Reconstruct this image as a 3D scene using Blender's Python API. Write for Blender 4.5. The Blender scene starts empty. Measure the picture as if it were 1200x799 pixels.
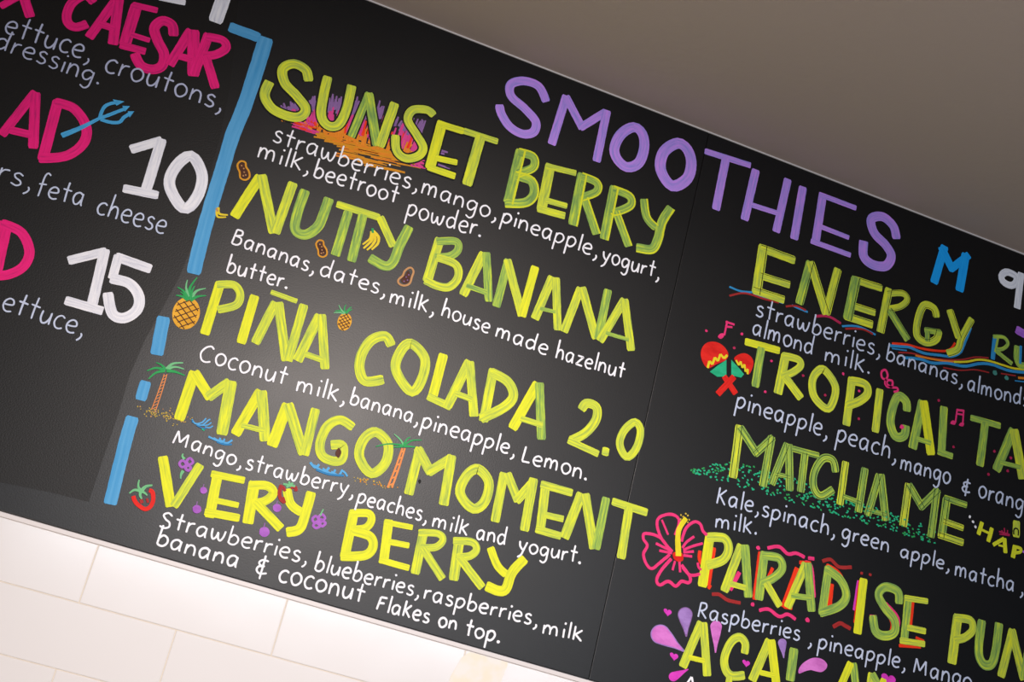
import bpy, bmesh, math, random
from mathutils import Vector, Matrix

random.seed(7)
S = bpy.context.scene
C = S.collection

# ------------------------------------------------------------------ camera, world, lights
Z0 = 1.90                      # height of the board's lower edge above the floor
F = 1667.0                     # focal length in pixels of a 1200 px wide frame (50 mm lens)
YAW, PITCH, ROLL = 0.2341, 0.3254, 0.2517
CAM = (0.0078, -2.2545, -0.2671)
BOARD_H = 1.0320
SEAM_X = 0.8137
GROUT_Z = -0.0987
def cam_axes():
    ca, sa = math.cos(YAW), math.sin(YAW); cb, sb = math.cos(PITCH), math.sin(PITCH); cc, sc = math.cos(ROLL), math.sin(ROLL)
    r = Vector((ca, -sa, 0)); f = Vector((sa*cb, ca*cb, sb)); u = r.cross(f)
    return r*cc + u*sc, -r*sc + u*cc, f
RX, UX, FX = cam_axes()
cd = bpy.data.cameras.new('camera'); cam = bpy.data.objects.new('camera', cd); C.objects.link(cam)
cd.sensor_width = 36; cd.lens = F*36/1200; cd.clip_start = 0.05
m = Matrix((RX, UX, -FX)).transposed().to_4x4(); m.translation = Vector((CAM[0], CAM[1], CAM[2] + Z0)); cam.matrix_world = m
S.camera = cam
S.view_settings.view_transform = 'Standard'; S.view_settings.look = 'None'
S.view_settings.gamma = 1; S.view_settings.use_curve_mapping = False; S.view_settings.exposure = 0

w = bpy.data.worlds.new('room_light'); S.world = w; w.use_nodes = True
bg = w.node_tree.nodes['Background']; bg.inputs[0].default_value = (0.66, 0.78, 1.0, 1); bg.inputs[1].default_value = 0.10

def area(name, loc, target, sx, sy, power, col):
    l = bpy.data.lights.new(name, 'AREA'); l.shape = 'RECTANGLE'; l.size = sx; l.size_y = sy; l.energy = power; l.color = col
    o = bpy.data.objects.new(name, l); C.objects.link(o); o.location = loc
    o.rotation_euler = (Vector(target) - Vector(loc)).to_track_quat('-Z', 'Y').to_euler()
    return o
area('ceiling_fill', (-0.55, -1.6, Z0 - 0.95), (0.1, -0.6, Z0 + 1.0), 0.5, 0.3, 13.5, (1.0, 0.80, 0.62))  # unseen warm fill from below the view, added to brighten the ceiling
def spot(name, loc, target, power, deg, col, radius=0.06):
    l = bpy.data.lights.new(name, 'SPOT'); l.energy = power; l.spot_size = math.radians(deg); l.spot_blend = 1.0; l.shadow_soft_size = radius; l.color = col
    o = bpy.data.objects.new(name, l); C.objects.link(o); o.location = loc
    o.rotation_euler = (Vector(target) - Vector(loc)).to_track_quat('-Z', 'Y').to_euler()
    return o
spot('ceiling_spot_lamp', (0.50, -2.30, Z0 + 0.90), (0.54, 0.0, Z0 - 0.08), 176, 58, (1.0, 0.875, 0.80), 0.14)
area('shopfront_daylight', (0.85, -3.1, Z0 + 0.50), (0.8, 0.0, Z0 + 0.1), 2.3, 0.34, 30, (0.82, 0.90, 1.0))

# ------------------------------------------------------------------ materials
def mat(name, col, rough=0.6, spec=0.3):
    M = bpy.data.materials.new(name); M.use_nodes = True
    b = M.node_tree.nodes['Principled BSDF']
    b.inputs['Base Color'].default_value = (*col, 1); b.inputs['Roughness'].default_value = rough
    b.inputs['Specular IOR Level'].default_value = spec
    return M, M.node_tree, b
def lin(r, g, b):
    f = lambda v: ((v/255 + .055)/1.055)**2.4 if v > 10 else v/255/12.92
    return (f(r), f(g), f(b))
def bump(nt, b, scale, strength, dist=0.002, detail=3):
    tc = nt.nodes.new('ShaderNodeTexCoord'); n = nt.nodes.new('ShaderNodeTexNoise'); n.inputs['Scale'].default_value = scale; n.inputs['Detail'].default_value = detail
    nt.links.new(tc.outputs['Object'], n.inputs['Vector'])
    p = nt.nodes.new('ShaderNodeBump'); p.inputs['Strength'].default_value = strength; p.inputs['Distance'].default_value = dist
    nt.links.new(n.outputs['Fac'], p.inputs['Height']); nt.links.new(p.outputs['Normal'], b.inputs['Normal'])
    return tc, n
def paint(name, stops, su=22.0, sv=2.4, rough=0.6):
    """Marker paint: colour runs in streaks along the stroke (u) that change across it (v)."""
    M, nt, b = mat(name, stops[-1][1], rough, 0.25)
    uv = nt.nodes.new('ShaderNodeUVMap'); uv.uv_map = 'UVMap'
    mp = nt.nodes.new('ShaderNodeMapping'); mp.inputs['Scale'].default_value = (su, sv, 1)
    n = nt.nodes.new('ShaderNodeTexNoise'); n.inputs['Scale'].default_value = 1; n.inputs['Detail'].default_value = 4; n.inputs['Roughness'].default_value = 0.62
    r = nt.nodes.new('ShaderNodeValToRGB')
    e = r.color_ramp.elements
    while len(e) < len(stops): e.new(0.5)
    for k, (p, c) in enumerate(stops): e[k].position = p; e[k].color = (*c, 1)
    nt.links.new(uv.outputs['UV'], mp.inputs['Vector']); nt.links.new(mp.outputs['Vector'], n.inputs['Vector'])
    nt.links.new(n.outputs['Fac'], r.inputs['Fac']); nt.links.new(r.outputs['Color'], b.inputs['Base Color'])
    return M
MT = {}
MT['bright'] = paint('lime_yellow_paint', [(.28, lin(172, 186, 60)), (.42, lin(212, 220, 46)), (.60, lin(236, 237, 36))])
MT['mid'] = paint('lime_paint', [(.30, lin(140, 166, 76)), (.43, lin(184, 202, 74)), (.55, lin(212, 223, 58)), (.67, lin(236, 240, 42))])
MT['green'] = paint('green_lime_paint', [(.30, lin(98, 138, 78)), (.46, lin(138, 174, 80)), (.58, lin(176, 204, 70)), (.70, lin(222, 232, 52))])
MT['purple'] = paint('purple_paint', [(.32, lin(146, 136, 226)), (.5, lin(184, 144, 240)), (.68, lin(212, 146, 250))])
MT['pink'] = paint('hot_pink_paint', [(.32, lin(196, 18, 112)), (.48, lin(238, 20, 122)), (.68, lin(252, 26, 136))])
MT['white'] = paint('white_paint', [(.28, lin(200, 202, 218)), (.46, lin(228, 230, 240)), (.62, lin(244, 244, 250))])
MT['chalk'] = paint('white_chalk_marker', [(.3, lin(224, 228, 244)), (.55, lin(250, 250, 255))], 40)
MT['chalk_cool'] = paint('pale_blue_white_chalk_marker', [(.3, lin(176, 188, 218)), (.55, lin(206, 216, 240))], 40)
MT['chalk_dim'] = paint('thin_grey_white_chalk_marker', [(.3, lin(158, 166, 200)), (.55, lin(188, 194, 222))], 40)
MT['blue'] = paint('blue_paint', [(.35, lin(10, 160, 248)), (.6, lin(20, 172, 255))])
MT['divider'] = paint('divider_blue_paint', [(.3, lin(64, 150, 206)), (.66, lin(92, 168, 218))], 8)
def flat(key, *rgb): MT[key] = paint(key + '_paint', [(.3, lin(*[max(0, v - 28) for v in rgb])), (.6, lin(*rgb))], 40)
for k, c in dict(cyan=(78, 176, 232), red=(232, 34, 22), hotred=(250, 62, 18), orange=(238, 142, 30), amber=(222, 150, 24), sunpink=(226, 70, 150), dusk=(146, 108, 168),
                 leaf=(46, 168, 92), teal=(40, 190, 140), palegreen=(120, 196, 140), trunk=(238, 150, 84), sand=(206, 178, 66), brown=(84, 44, 24), wave=(92, 176, 232), deepwave=(44, 132, 190),
                 grape=(176, 104, 204), magenta=(226, 66, 200), rose=(222, 126, 214), lilac=(168, 132, 204), hib=(244, 58, 130), yellow=(240, 224, 40), peanut=(224, 158, 40), tan=(200, 150, 100),
                 banana=(240, 214, 50), violet=(178, 110, 222), ink=(10, 12, 10), inkgreen=(24, 66, 30), dimred=(170, 44, 44), rainbowblue=(50, 150, 210), pine=(236, 176, 50), dullteal=(80, 150, 140), dimpink=(190, 40, 90)).items(): flat(k, *c)

# chalkboard paint
M, nt, b = mat('black_chalkboard_paint', lin(6, 6, 8), 0.4, 0.36); MT['board'] = M
tc, n = bump(nt, b, 420, 0.2, 0.0006, 2)
n2 = nt.nodes.new('ShaderNodeTexNoise'); n2.inputs['Scale'].default_value = 5; n2.inputs['Detail'].default_value = 5
rr = nt.nodes.new('ShaderNodeMapRange'); rr.inputs[3].default_value = 0.36; rr.inputs[4].default_value = 0.44
nt.links.new(tc.outputs['Object'], n2.inputs['Vector']); nt.links.new(n2.outputs['Fac'], rr.inputs[0]); nt.links.new(rr.outputs[0], b.inputs['Roughness'])
M, nt, b = mat('matt_black_repaint', lin(8, 6, 5), 0.46, 0.30); MT['patch'] = M
bump(nt, b, 420, 0.35, 0.0006, 2)
M, nt, b = mat('white_glazed_tile', (0.77, 0.75, 0.755), 0.18, 0.5); MT['tile'] = M
bump(nt, b, 9, 0.05, 0.01, 1)
M, nt, b = mat('cream_grout', (0.72, 0.66, 0.58), 0.9, 0.1); MT['grout'] = M
bump(nt, b, 300, 0.3, 0.001)
M, nt, b = mat('painted_plaster_ceiling', (0.52, 0.43, 0.375), 0.75, 0.25); MT['ceiling'] = M
bump(nt, b, 60, 0.12, 0.004, 4)
MT['trim'] = mat('white_trim_paint', (0.72, 0.68, 0.68), 0.4, 0.4)[0]
M, nt, b = mat('yellowed_adhesive', (0.80, 0.74, 0.62), 0.45, 0.4); MT['tape'] = M
tc = nt.nodes.new('ShaderNodeTexCoord'); nn = nt.nodes.new('ShaderNodeTexNoise'); nn.inputs['Scale'].default_value = 40
cr = nt.nodes.new('ShaderNodeValToRGB'); cr.color_ramp.elements[0].position = .4; cr.color_ramp.elements[0].color = (0.83, 0.80, 0.76, 1); cr.color_ramp.elements[1].position = .62; cr.color_ramp.elements[1].color = (0.84, 0.77, 0.64, 1)
nt.links.new(tc.outputs['Object'], nn.inputs['Vector']); nt.links.new(nn.outputs['Fac'], cr.inputs['Fac']); nt.links.new(cr.outputs['Color'], b.inputs['Base Color'])

# ------------------------------------------------------------------ helpers
def obj(name, bm, mats, parent=None, label=None, loc=None):
    me = bpy.data.meshes.new(name); bm.to_mesh(me); bm.free()
    for q in (mats if isinstance(mats, (list, tuple)) else [mats]): me.materials.append(q)
    o = bpy.data.objects.new(name, me); C.objects.link(o)
    if parent: o.parent = parent
    if loc: o.location = loc
    if label: o['label'] = label
    return o
def empty(name, parent=None, label=None, loc=(0, 0, 0)):
    o = bpy.data.objects.new(name, None); C.objects.link(o); o.location = loc; o.empty_display_size = .05
    if parent: o.parent = parent
    if label: o['label'] = label
    return o
def box(bm, x0, x1, y0, y1, z0, z1, bev=0, mi=0):
    r = bmesh.ops.create_cube(bm, size=1)
    bmesh.ops.scale(bm, vec=(x1-x0, y1-y0, z1-z0), verts=r['verts']); bmesh.ops.translate(bm, vec=((x0+x1)/2, (y0+y1)/2, (z0+z1)/2), verts=r['verts'])
    if bev:
        es = {e for v in r['verts'] for e in v.link_edges}
        bmesh.ops.bevel(bm, geom=list(es), offset=bev, segments=2, affect='EDGES', profile=0.6)
def P(px, py):
    """A point of the photograph on the board's face: (x along the board, z above its lower edge)."""
    v = FX + RX*((px-600)/F) + UX*(-(py-399.5)/F)
    t = -CAM[1]/v.y
    return Vector((CAM[0] + v.x*t, CAM[2] + v.z*t))

# ------------------------------------------------------------------ the setting
XL, XR = -1.5, 3.0
bm = bmesh.new()
box(bm, XL, XR, 0.0058, 0.20, -1.0, -0.002); box(bm, XL, XR, 0.012, 0.20, -0.002, 1.12)
wl = obj('wall_back', bm, MT['grout'], loc=(0, 0, Z0)); wl['kind'] = 'structure'
bm = bmesh.new()
g = 0.0016
for k in range(9):
    zt = GROUT_Z + 0.1*(1-k) - g/2; zb = GROUT_Z - 0.1*k + g/2
    if k == 0: zt = -0.0084
    off = 0.0 if k % 2 == 0 else 0.15
    for j in range(-6, 11):
        xa = max(XL, off + 0.3*j + g/2); xb = min(XR, off + 0.3*(j+1) - g/2)
        if xb > xa: box(bm, xa, xb, 0.0045, 0.013, zb, zt, 0.0012)
tl = obj('wall_tiles', bm, MT['tile'], loc=(0, 0, Z0)); tl['kind'] = 'structure'; tl.parent = wl; tl.location = (0, 0, 0)
bm = bmesh.new(); box(bm, XL, XR, -3.2, 0.20, BOARD_H + 0.0027, BOARD_H + 0.12)
ce = obj('ceiling', bm, MT['ceiling'], loc=(0, 0, Z0)); ce['kind'] = 'structure'
bm = bmesh.new(); box(bm, XL, XR, -0.0022, 0.012, BOARD_H + 0.0002, BOARD_H + 0.0026, 0.0008)
t1 = obj('trim_1', bm, MT['trim'], loc=(0, 0, Z0)); t1['kind'] = 'structure'; t1['label'] = 'thin pale bead between board and ceiling'
bm = bmesh.new(); box(bm, XL, XR, 0.0036, 0.012, -0.0078, -0.0002, 0.0008)
t2 = obj('trim_2', bm, MT['trim'], loc=(0, 0, Z0)); t2['kind'] = 'structure'; t2['label'] = 'slim white strip under the board'

# ------------------------------------------------------------------ the board
board = empty('menu_chalkboard', loc=(0, 0, Z0))
board['label'] = 'wide black wall-mounted menu chalkboard hand-lettered with smoothies, between white tiles and ceiling'
board['category'] = 'menu board'
for xa, xb in ((XL, SEAM_X - 0.0003), (SEAM_X + 0.0003, XR)):
    bm = bmesh.new(); box(bm, xa, xb, 0, 0.0115, 0, BOARD_H, 0.0009)
    obj('board_panel', bm, MT['board'], board)

# ------------------------------------------------------------------ paint strokes
U4 = 300/1198.0; U8 = 150/1198.0
class Win:                                   # a window on the photograph: local units -> pixels
    def __init__(s, x, y, u=U4): s.x, s.y, s.u = x, y, u
    def __call__(s, a, b): return P(s.x + a*s.u, s.y + b*s.u)
    def scale(s, a, b, w):                   # a width in window units at (a, b), in metres
        d = w*0.5; p = s(a, b)
        return ((s(a+d, b) - s(a-d, b)).length + (s(a, b+d) - s(a, b-d)).length)/2
LAYER = [0]
def depth(base):
    LAYER[0] = (LAYER[0] + 1) % 60
    return -(base + LAYER[0]*8e-6)
def catmull(pts, closed=False, n=8):
    out = []; N = len(pts)
    for i in range(N if closed else N-1):
        a, b_, c, d = [pts[(i+k) % N] if closed else pts[min(max(i+k, 0), N-1)] for k in (-1, 0, 1, 2)]
        for j in range(n):
            t = j/n
            out.append(0.5*((2*b_) + (c-a)*t + (2*a-5*b_+4*c-d)*t*t + (3*b_-a-3*c+d)*t**3))
    if not closed: out.append(pts[-1])
    return out
def resample(pts, step):
    out = [pts[0]]; acc = 0
    for a, b_ in zip(pts, pts[1:]):
        L = (b_-a).length
        if L < 1e-9: continue
        d = step - acc
        while d <= L: out.append(a + (b_-a)*(d/L)); d += step
        acc = L - (d - step)
    if (out[-1]-pts[-1]).length > step*0.3: out.append(pts[-1])
    else: out[-1] = pts[-1]
    return out
class Ink:
    """Collects strokes into one mesh (one or more paints)."""
    def __init__(s): s.bm = bmesh.new(); s.uv = s.bm.loops.layers.uv.new('UVMap'); s.keys = []
    def slot(s, key):
        if key not in s.keys: s.keys.append(key)
        return s.keys.index(key)
    def ribbon(s, pts, w0, w1, key, base, closed=False, rough=0.05, round_=0.0, shift=0.0, chisel=False):
        step = max(min(w0, w1)*(0.2 if chisel else 0.35), 0.0011)
        if closed: pts = pts + [pts[0]]
        pts = resample(pts, step)
        if len(pts) < 2: return
        if closed: pts = pts[:-1]
        N = len(pts); y = depth(base); seed = random.uniform(0, 60); rows = []; L = 0
        ja = jb = 0; mi = s.slot(key)
        for i, p in enumerate(pts):
            q0 = pts[(i-1) % N] if closed or i else p; q1 = pts[(i+1) % N] if closed or i < N-1 else p
            t = (q1-q0).normalized(); nrm = Vector((-t.y, t.x))
            f = i/(N-1); hw = (w0 + (w1-w0)*f)/2
            if round_ and not closed:
                e = min(f, 1-f)*(N-1)*step/hw
                if e < 1: hw *= max(0.25, math.sqrt(max(0, 1-(1-e)**2)))
            if chisel and not closed:
                e = min(f, 1-f)*(N-1)*step/(hw*.5)
                if e < 1: hw *= .8 + .2*math.sqrt(max(0, 1-(1-e)**2))
            ja = ja*0.6 + random.uniform(-1, 1)*rough*hw; jb = jb*0.6 + random.uniform(-1, 1)*rough*hw
            if i: L += (p-pts[i-1]).length
            c = p + nrm*shift
            A = c + nrm*(hw+ja); B = c - nrm*(hw+jb)
            rows.append((s.bm.verts.new((A.x, y, A.y)), s.bm.verts.new((B.x, y, B.y)), L))
        rng = range(N if closed else N-1)
        for i in rng:
            a, b_ = rows[i], rows[(i+1) % N]
            Lb = b_[2] if i < N-1 else a[2] + step
            f = s.bm.faces.new((a[0], a[1], b_[1], b_[0])); f.material_index = mi
            for lp, uvv in zip(f.loops, ((a[2], 1), (a[2], -1), (Lb, -1), (Lb, 1))): lp[s.uv].uv = (uvv[0] + seed, uvv[1] + seed*3.1)
            if f.normal.y > 0 or (f.calc_area() and (f.normal_update() or f.normal.y > 0)): f.normal_flip()
    def blob(s, pts, key, base):
        y = depth(base); seed = random.uniform(0, 60); mi = s.slot(key)
        c = sum(pts, Vector((0, 0)))/len(pts)
        vc = s.bm.verts.new((c.x, y, c.y)); vs = [s.bm.verts.new((p.x, y, p.y)) for p in pts]
        for i in range(len(vs)):
            f = s.bm.faces.new((vc, vs[i], vs[(i+1) % len(vs)])); f.material_index = mi
            for lp in f.loops: lp[s.uv].uv = (lp.vert.co.x*1.0 + seed, lp.vert.co.z*30 + seed)
            f.normal_update()
            if f.normal.y > 0: f.normal_flip()
    def stroke(s, win, spec, key, base=0.0004, rough=0.05, inline=None, grow=1.0):
        """spec: 'l|c|o wN[-M] [=paint] x y x y ...'  l straight chisel strokes, c curve, o closed curve, r curve with round ends, d dot, e filled outline"""
        tk = spec.split(); kind = tk[0]; w0 = w1 = 40.0; i = 1; under = edge = 0
        while not tk[i][0].isdigit() and not (tk[i][0] == '-' and tk[i][1:2].isdigit()):
            if tk[i][0] == 'w': v = tk[i][1:].split('-'); w0 = float(v[0]); w1 = float(v[-1])
            elif tk[i][0] == '=': key = tk[i][1:]
            elif tk[i][0] == '_': under = 14
            elif tk[i][0] == '^': edge = -1 if tk[i] == '^-' else 1
            i += 1
        v = [float(a) for a in tk[i:]]; loc = list(zip(v[::2], v[1::2])); pts = [win(*p) for p in loc]
        k = win.scale(loc[0][0], loc[0][1], 1.0); a0, a1 = w0*k*grow, w1*k*grow
        if a0 > .009: rough *= .45
        lines = []
        if kind == 'l':
            for a, b_ in zip(pts, pts[1:]):
                t = (b_-a).normalized()
                lines.append(([a, b_], False))
        elif kind in 'cr': lines.append((catmull(pts), False))
        elif kind == 'o': lines.append((catmull(pts, True), True))
        elif kind == 'd':
            for p in pts: s.blob([p + Vector((math.cos(q*math.pi/5), math.sin(q*math.pi/5)))*a0/2*random.uniform(.8, 1.15) for q in range(10)], key, base)
        elif kind == 'e': s.blob(catmull(pts, True, 6), key, base)
        elif kind == 'f': s.blob(pts, key, base)
        for ln, cl in lines:
            if under: s.ribbon(ln, a0 + under*k, a1 + under*k, 'ink', base - 0.0002, cl, rough)
            s.ribbon(ln, a0, a1, key, base, cl, rough, 1.0 if kind == 'r' else 0, 0, kind in 'lc' and a0 > .004)
            if edge: s.ribbon(ln, a0*.2, a0*.17, 'bright', base + 0.0003, cl, .12, 0, edge*a0*.39)
            if inline:
                for off in inline[1]: s.ribbon(ln, a0*.07, a0*.07, inline[0], base + 0.0003, cl, .15, 0, off*a0)
    def done(s, name, parent, label=None):
        return obj(name, s.bm, [MT[k] for k in s.keys], parent, label)

def title(name, label, letters, key='mid', inline=None, base=0.0006, pre=None, grow=1.0):
    """letters: list of (window, [strokes]) - each letter is a mesh of its own under the title."""
    root = empty(name, board, label)
    for n_, (win, strokes) in enumerate(letters):
        ink = Ink()
        for st in strokes:
            kk = key if isinstance(key, str) else random.choice(key)
            ink.stroke(win, st, kk, base, 0.04, inline, grow)
        ink.done('letter', root)
    return root
def drawing(name, parts, base=0.0009, label=None, parent=None):
    """parts: list of (part name, window, paint, strokes); one part -> a single mesh."""
    parent = parent or board
    if len(parts) == 1:
        ink = Ink()
        for st in parts[0][3]: ink.stroke(parts[0][1], st, parts[0][2], base)
        return ink.done(name, parent, label)
    root = empty(name, parent, label)
    for pn, win, key, strokes in parts:
        ink = Ink()
        for st in strokes: ink.stroke(win, st, key, base)
        ink.done(pn, root)
    return root

# ---- a single-stroke handwriting: x height 1, baseline 0
G = {
'a': (1.02, ['c .78 .84 .5 1 .16 .82 .06 .42 .24 .06 .52 .1 .76 .5', 'c .8 .98 .78 .5 .8 .12 .9 0']),
'b': (.98, ['l .14 1.85 .1 .05', 'c .12 .6 .4 .96 .76 .82 .86 .44 .66 .08 .36 0 .1 .12']),
'c': (.86, ['c .78 .86 .5 1 .18 .82 .06 .42 .22 .08 .5 0 .8 .12']),
'd': (1.04, ['c .8 .8 .5 .98 .18 .82 .06 .42 .22 .06 .5 .04 .8 .36', 'c .86 1.85 .82 1 .82 .4 .86 0']),
'e': (.94, ['c .1 .5 .45 .52 .8 .62 .72 .92 .42 1 .14 .78 .06 .4 .24 .08 .52 0 .84 .1']),
'f': (.8, ['c .78 1.7 .5 1.85 .3 1.5 .26 .6 .22 -.05', 'l 0 .9 .66 .98']),
'g': (1.0, ['c .78 .84 .5 1 .18 .84 .06 .48 .24 .12 .52 .14 .76 .5', 'c .82 .98 .82 .3 .76 -.4 .48 -.68 .12 -.5']),
'h': (.98, ['l .12 1.9 .1 0', 'c .1 .5 .34 .9 .66 .88 .8 .5 .82 0']),
'i': (.4, ['l .16 .95 .16 0', 'l .2 1.42 .2 1.55']),
'k': (.92, ['l .14 1.6 .1 0', 'l .78 1.25 .14 .55', 'l .26 .62 .82 0']),
'l': (.4, ['l .2 1.8 .16 0']),
'm': (1.42, ['l .1 .98 .1 0', 'c .1 .5 .28 .9 .52 .92 .66 .6 .66 .02', 'c .66 .5 .84 .9 1.1 .92 1.22 .6 1.24 0']),
'n': (1.0, ['l .1 .98 .1 0', 'c .1 .5 .32 .9 .62 .92 .8 .62 .84 0']),
'o': (1.0, ['o .5 .98 .16 .82 .06 .44 .28 .04 .6 .02 .88 .34 .84 .76']),
'p': (.98, ['l .12 .98 .06 -.8', 'c .1 .6 .3 .96 .66 .98 .86 .66 .7 .24 .4 .04 .1 .18']),
'r': (.74, ['l .12 .98 .1 0', 'c .1 .5 .3 .86 .66 .94']),
's': (.82, ['c .68 .86 .4 1 .14 .82 .26 .58 .58 .44 .68 .2 .44 0 .06 .1']),
't': (.84, ['c .42 1.65 .38 .8 .4 0', 'l .02 1.02 .8 .98']),
'u': (.98, ['c .1 .98 .08 .4 .26 .04 .56 .1 .78 .5 .82 .96', 'l .82 .98 .84 0']),
'w': (1.28, ['c .06 .98 .1 .4 .28 .04 .5 .26 .6 .76', 'c .6 .76 .7 .2 .92 .04 1.1 .4 1.18 .98']),
'y': (.96, ['c .06 .98 .16 .5 .42 .2 .5 .16', 'c .86 1 .62 .3 .4 -.35 .04 -.66']),
'z': (.9, ['l .1 .94 .78 .92 .08 .06 .84 .02']),
'B': (1.1, ['l .18 1.45 .1 0', 'c .14 1.42 .7 1.45 .78 1.05 .16 .8', 'c .16 .8 .8 .74 .9 .3 .6 0 .08 0']),
'C': (1.2, ['c 1.1 1.25 .8 1.45 .36 1.2 .1 .66 .3 .12 .7 0 1.1 .16']),
'F': (1.0, ['l .24 1.4 .08 0', 'l .2 1.38 .94 1.42', 'l .14 .74 .76 .82']),
'K': (1.05, ['l .2 1.5 .1 0', 'l .9 1.4 .16 .66', 'l .3 .76 .92 0']),
'L': (.95, ['l .2 1.5 .12 .04', 'l .1 .02 .86 .08']),
'M': (1.55, ['l .1 0 .22 1.4', 'l .22 1.4 .7 .3', 'l .7 .3 1.24 1.36', 'l 1.24 1.36 1.36 0']),
'R': (1.05, ['l .2 1.55 .1 0', 'c .16 1.5 .7 1.5 .8 1.1 .5 .76 .14 .7', 'l .3 .7 .92 0']),
'S': (1.05, ['c .88 1.25 .5 1.48 .16 1.2 .4 .84 .78 .6 .84 .2 .5 -.02 .06 .1']),
',': (.5, ['c .24 .2 .34 .02 .26 -.22 .06 -.42']),
'.': (.4, ['l .14 .04 .2 .14']),
'&': (1.0, ['c .9 .98 .4 1.02 .14 .82 .3 .6 .66 .58', 'c .6 .58 .16 .5 .06 .22 .34 0 .92 .1', 'l .56 1.4 .42 -.42']),
}
def word(parent, win, text, x0, y0, x1, y1, xh, wt=10.0, key='chalk'):
    adv = [G[ch][0]*1.06 for ch in text]; tot = sum(adv) - 0.12
    p0, p1 = win(x0, y0), win(x1, y1)
    ax = (p1-p0)/tot; mid_ = ((x0+x1)/2, (y0+y1)/2)
    hv = win(mid_[0], mid_[1]-xh) - win(*mid_)
    up = Vector((hv.x*0.35 - ax.normalized().y*hv.length*.3, hv.y))
    up = Vector((0.05*hv.length, hv.length*0.97)); d = ax.normalized()
    up = (Vector((-d.y, d.x))*0.75 + Vector((0.0, 1.0))*0.25).normalized()*hv.length
    k = win.scale(mid_[0], mid_[1], 1.0)*wt*.84*U4/win.u
    ink = Ink(); x = 0
    for ch, a in zip(text, adv):
        jy = random.uniform(-.05, .05); js = random.uniform(.95, 1.06)
        for st in G[ch][1]:
            tk = st.split(); v = [float(q) for q in tk[1:]]
            pts = [p0 + ax*(x + v[i]*.9 + .04) + up*((v[i+1] + (jy if ch not in ',.' else 0))*js) for i in range(0, len(v), 2)]
            if tk[0] == 'l': pass
            elif tk[0] == 'c': pts = catmull(pts, False, 7)
            else: pts = catmull(pts, True, 7)
            if tk[0] == 'l' and (pts[0]-pts[-1]).length < k*1.3:      # a dot
                cc = (pts[0]+pts[-1])/2; rad = k*(.78 if ch == '.' else .62)
                ink.blob([cc + Vector((math.cos(q*math.pi/6), math.sin(q*math.pi/6)))*rad*random.uniform(.88, 1.12) for q in range(12)], key, 0.0012); continue
            kk = k
            ink.ribbon(pts, kk*random.uniform(.92, 1.1), kk*random.uniform(.9, 1.05), key, 0.0012, tk[0] == 'o', 0.05, 1.0)
        x += a
    return ink.done('word', parent)
def line(label, words, wt=10.0, key='chalk'):
    root = empty('item_description', board, label)
    for wd in words: word(root, *wd, wt=wt, key=key)
    return root

# ------------------------------------------------------------------ what is written on the board
a, b4, c4, d4 = Win(0, 0), Win(100, 130), Win(0, 200), Win(290, 60)
e4, f4, g4, h4 = Win(560, 150), Win(250, 170), Win(480, 260), Win(190, 300)
i4, j4, k4, l4 = Win(400, 370), Win(170, 420), Win(460, 470), Win(140, 510)
m4, n4, o4, q4 = Win(380, 570), Win(570, 80), Win(800, 140), Win(850, 270)
r4, s4, t4, u4 = Win(820, 370), Win(800, 480), Win(750, 590), Win(900, 599)
v4, w4, x4, y4 = Win(900, 400), Win(300, 200), Win(300, 400), Win(0, 400)
z4, aa4 = Win(600, 599), Win(300, 599)
P8, Q8, R8, T8, V8, X8 = Win(1050, 290, U8), Win(1050, 380, U8), Win(1050, 590, U8), Win(750, 700, .125), Win(900, 700, .125), Win(150, 410, U8)
PX = Win(0, 0, 1.0)

# repainted area to the left of the divider
ink = Ink()
poly = [(-260, 513), (0, 565), (60, 577), (104, 588), (120, 540), (137, 490), (152, 440), (170, 398), (190, 362), (210, 325), (228, 280), (240, 230), (250, 190), (258, 160), (270, 100), (276, 40), (283, -40), (-260, -160)]
ink.blob([P(*p) for p in poly], 'patch', 0.00015)
ink.done('repainted_patch', board, 'flatter black repainted area')

# blue divider
drawing('divider_line', [('', a, 'divider', ['l w50 1072 125 1215 178'] )], 0.0005)
drawing('divider_line', [('', PX, 'divider', ['c w17-15 312 44 301 80 286 125 272 160 260 200 246 245 235 285 226.5 321'])], 0.0006)
for st in ('l w15 192 371 183.5 416', 'l w13 171 446.5 164.5 469', 'l w15 155.5 488 145 525 129 591'):
    if st.count(' ') > 6: st = 'c' + st[1:]
    drawing('divider_dash', [('', PX, 'divider', [st])], 0.0005)

title('section_heading', 'broad white painted letters cut by the photo edge', [(a, ['l w28 740 -12 868 14']), (a, ['l w64 1050 -20 1006 106'])], 'white')
title('item_title', 'hot pink lettering reading CAESAR', [
    (a, ['l w44 106 -30 142 82', 'l w34 0 32 95 -20']),
    (a, ['c w42 440 14 400 -20 340 12 312 70 322 112 358 128 410 112']),
    (a, ['l w42 558 -20 415 178', 'l w46 556 -10 528 210', 'l w34 465 112 535 135']),
    (a, ['l w52 640 22 582 215', 'l w30 620 22 738 50', 'l w26 612 162 702 190', 'l w36 560 210 682 242']),
    (a, ['c w46 812 170 805 118 760 98 722 132 737 190 767 250 760 305 718 326 660 308 628 250']),
    (a, ['l w44 895 140 792 306', 'l w54 905 140 905 358', 'l w34 835 262 900 280']),
    (a, ['l w44 978 158 905 352', 'c w40 965 172 1040 188 1058 225 1010 256 950 262', 'l w42 962 262 1008 415'])], 'pink')
title('item_title', 'hot pink lettering ending in AD', [
    (a, ['l w42 168 430 6 634', 'l w46 166 432 155 696', 'l w38 45 608 150 632']),
    (a, ['l w48 272 470 198 752', 'c w46 255 478 345 508 402 590 392 668 310 730 180 742'])], 'pink')
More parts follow.
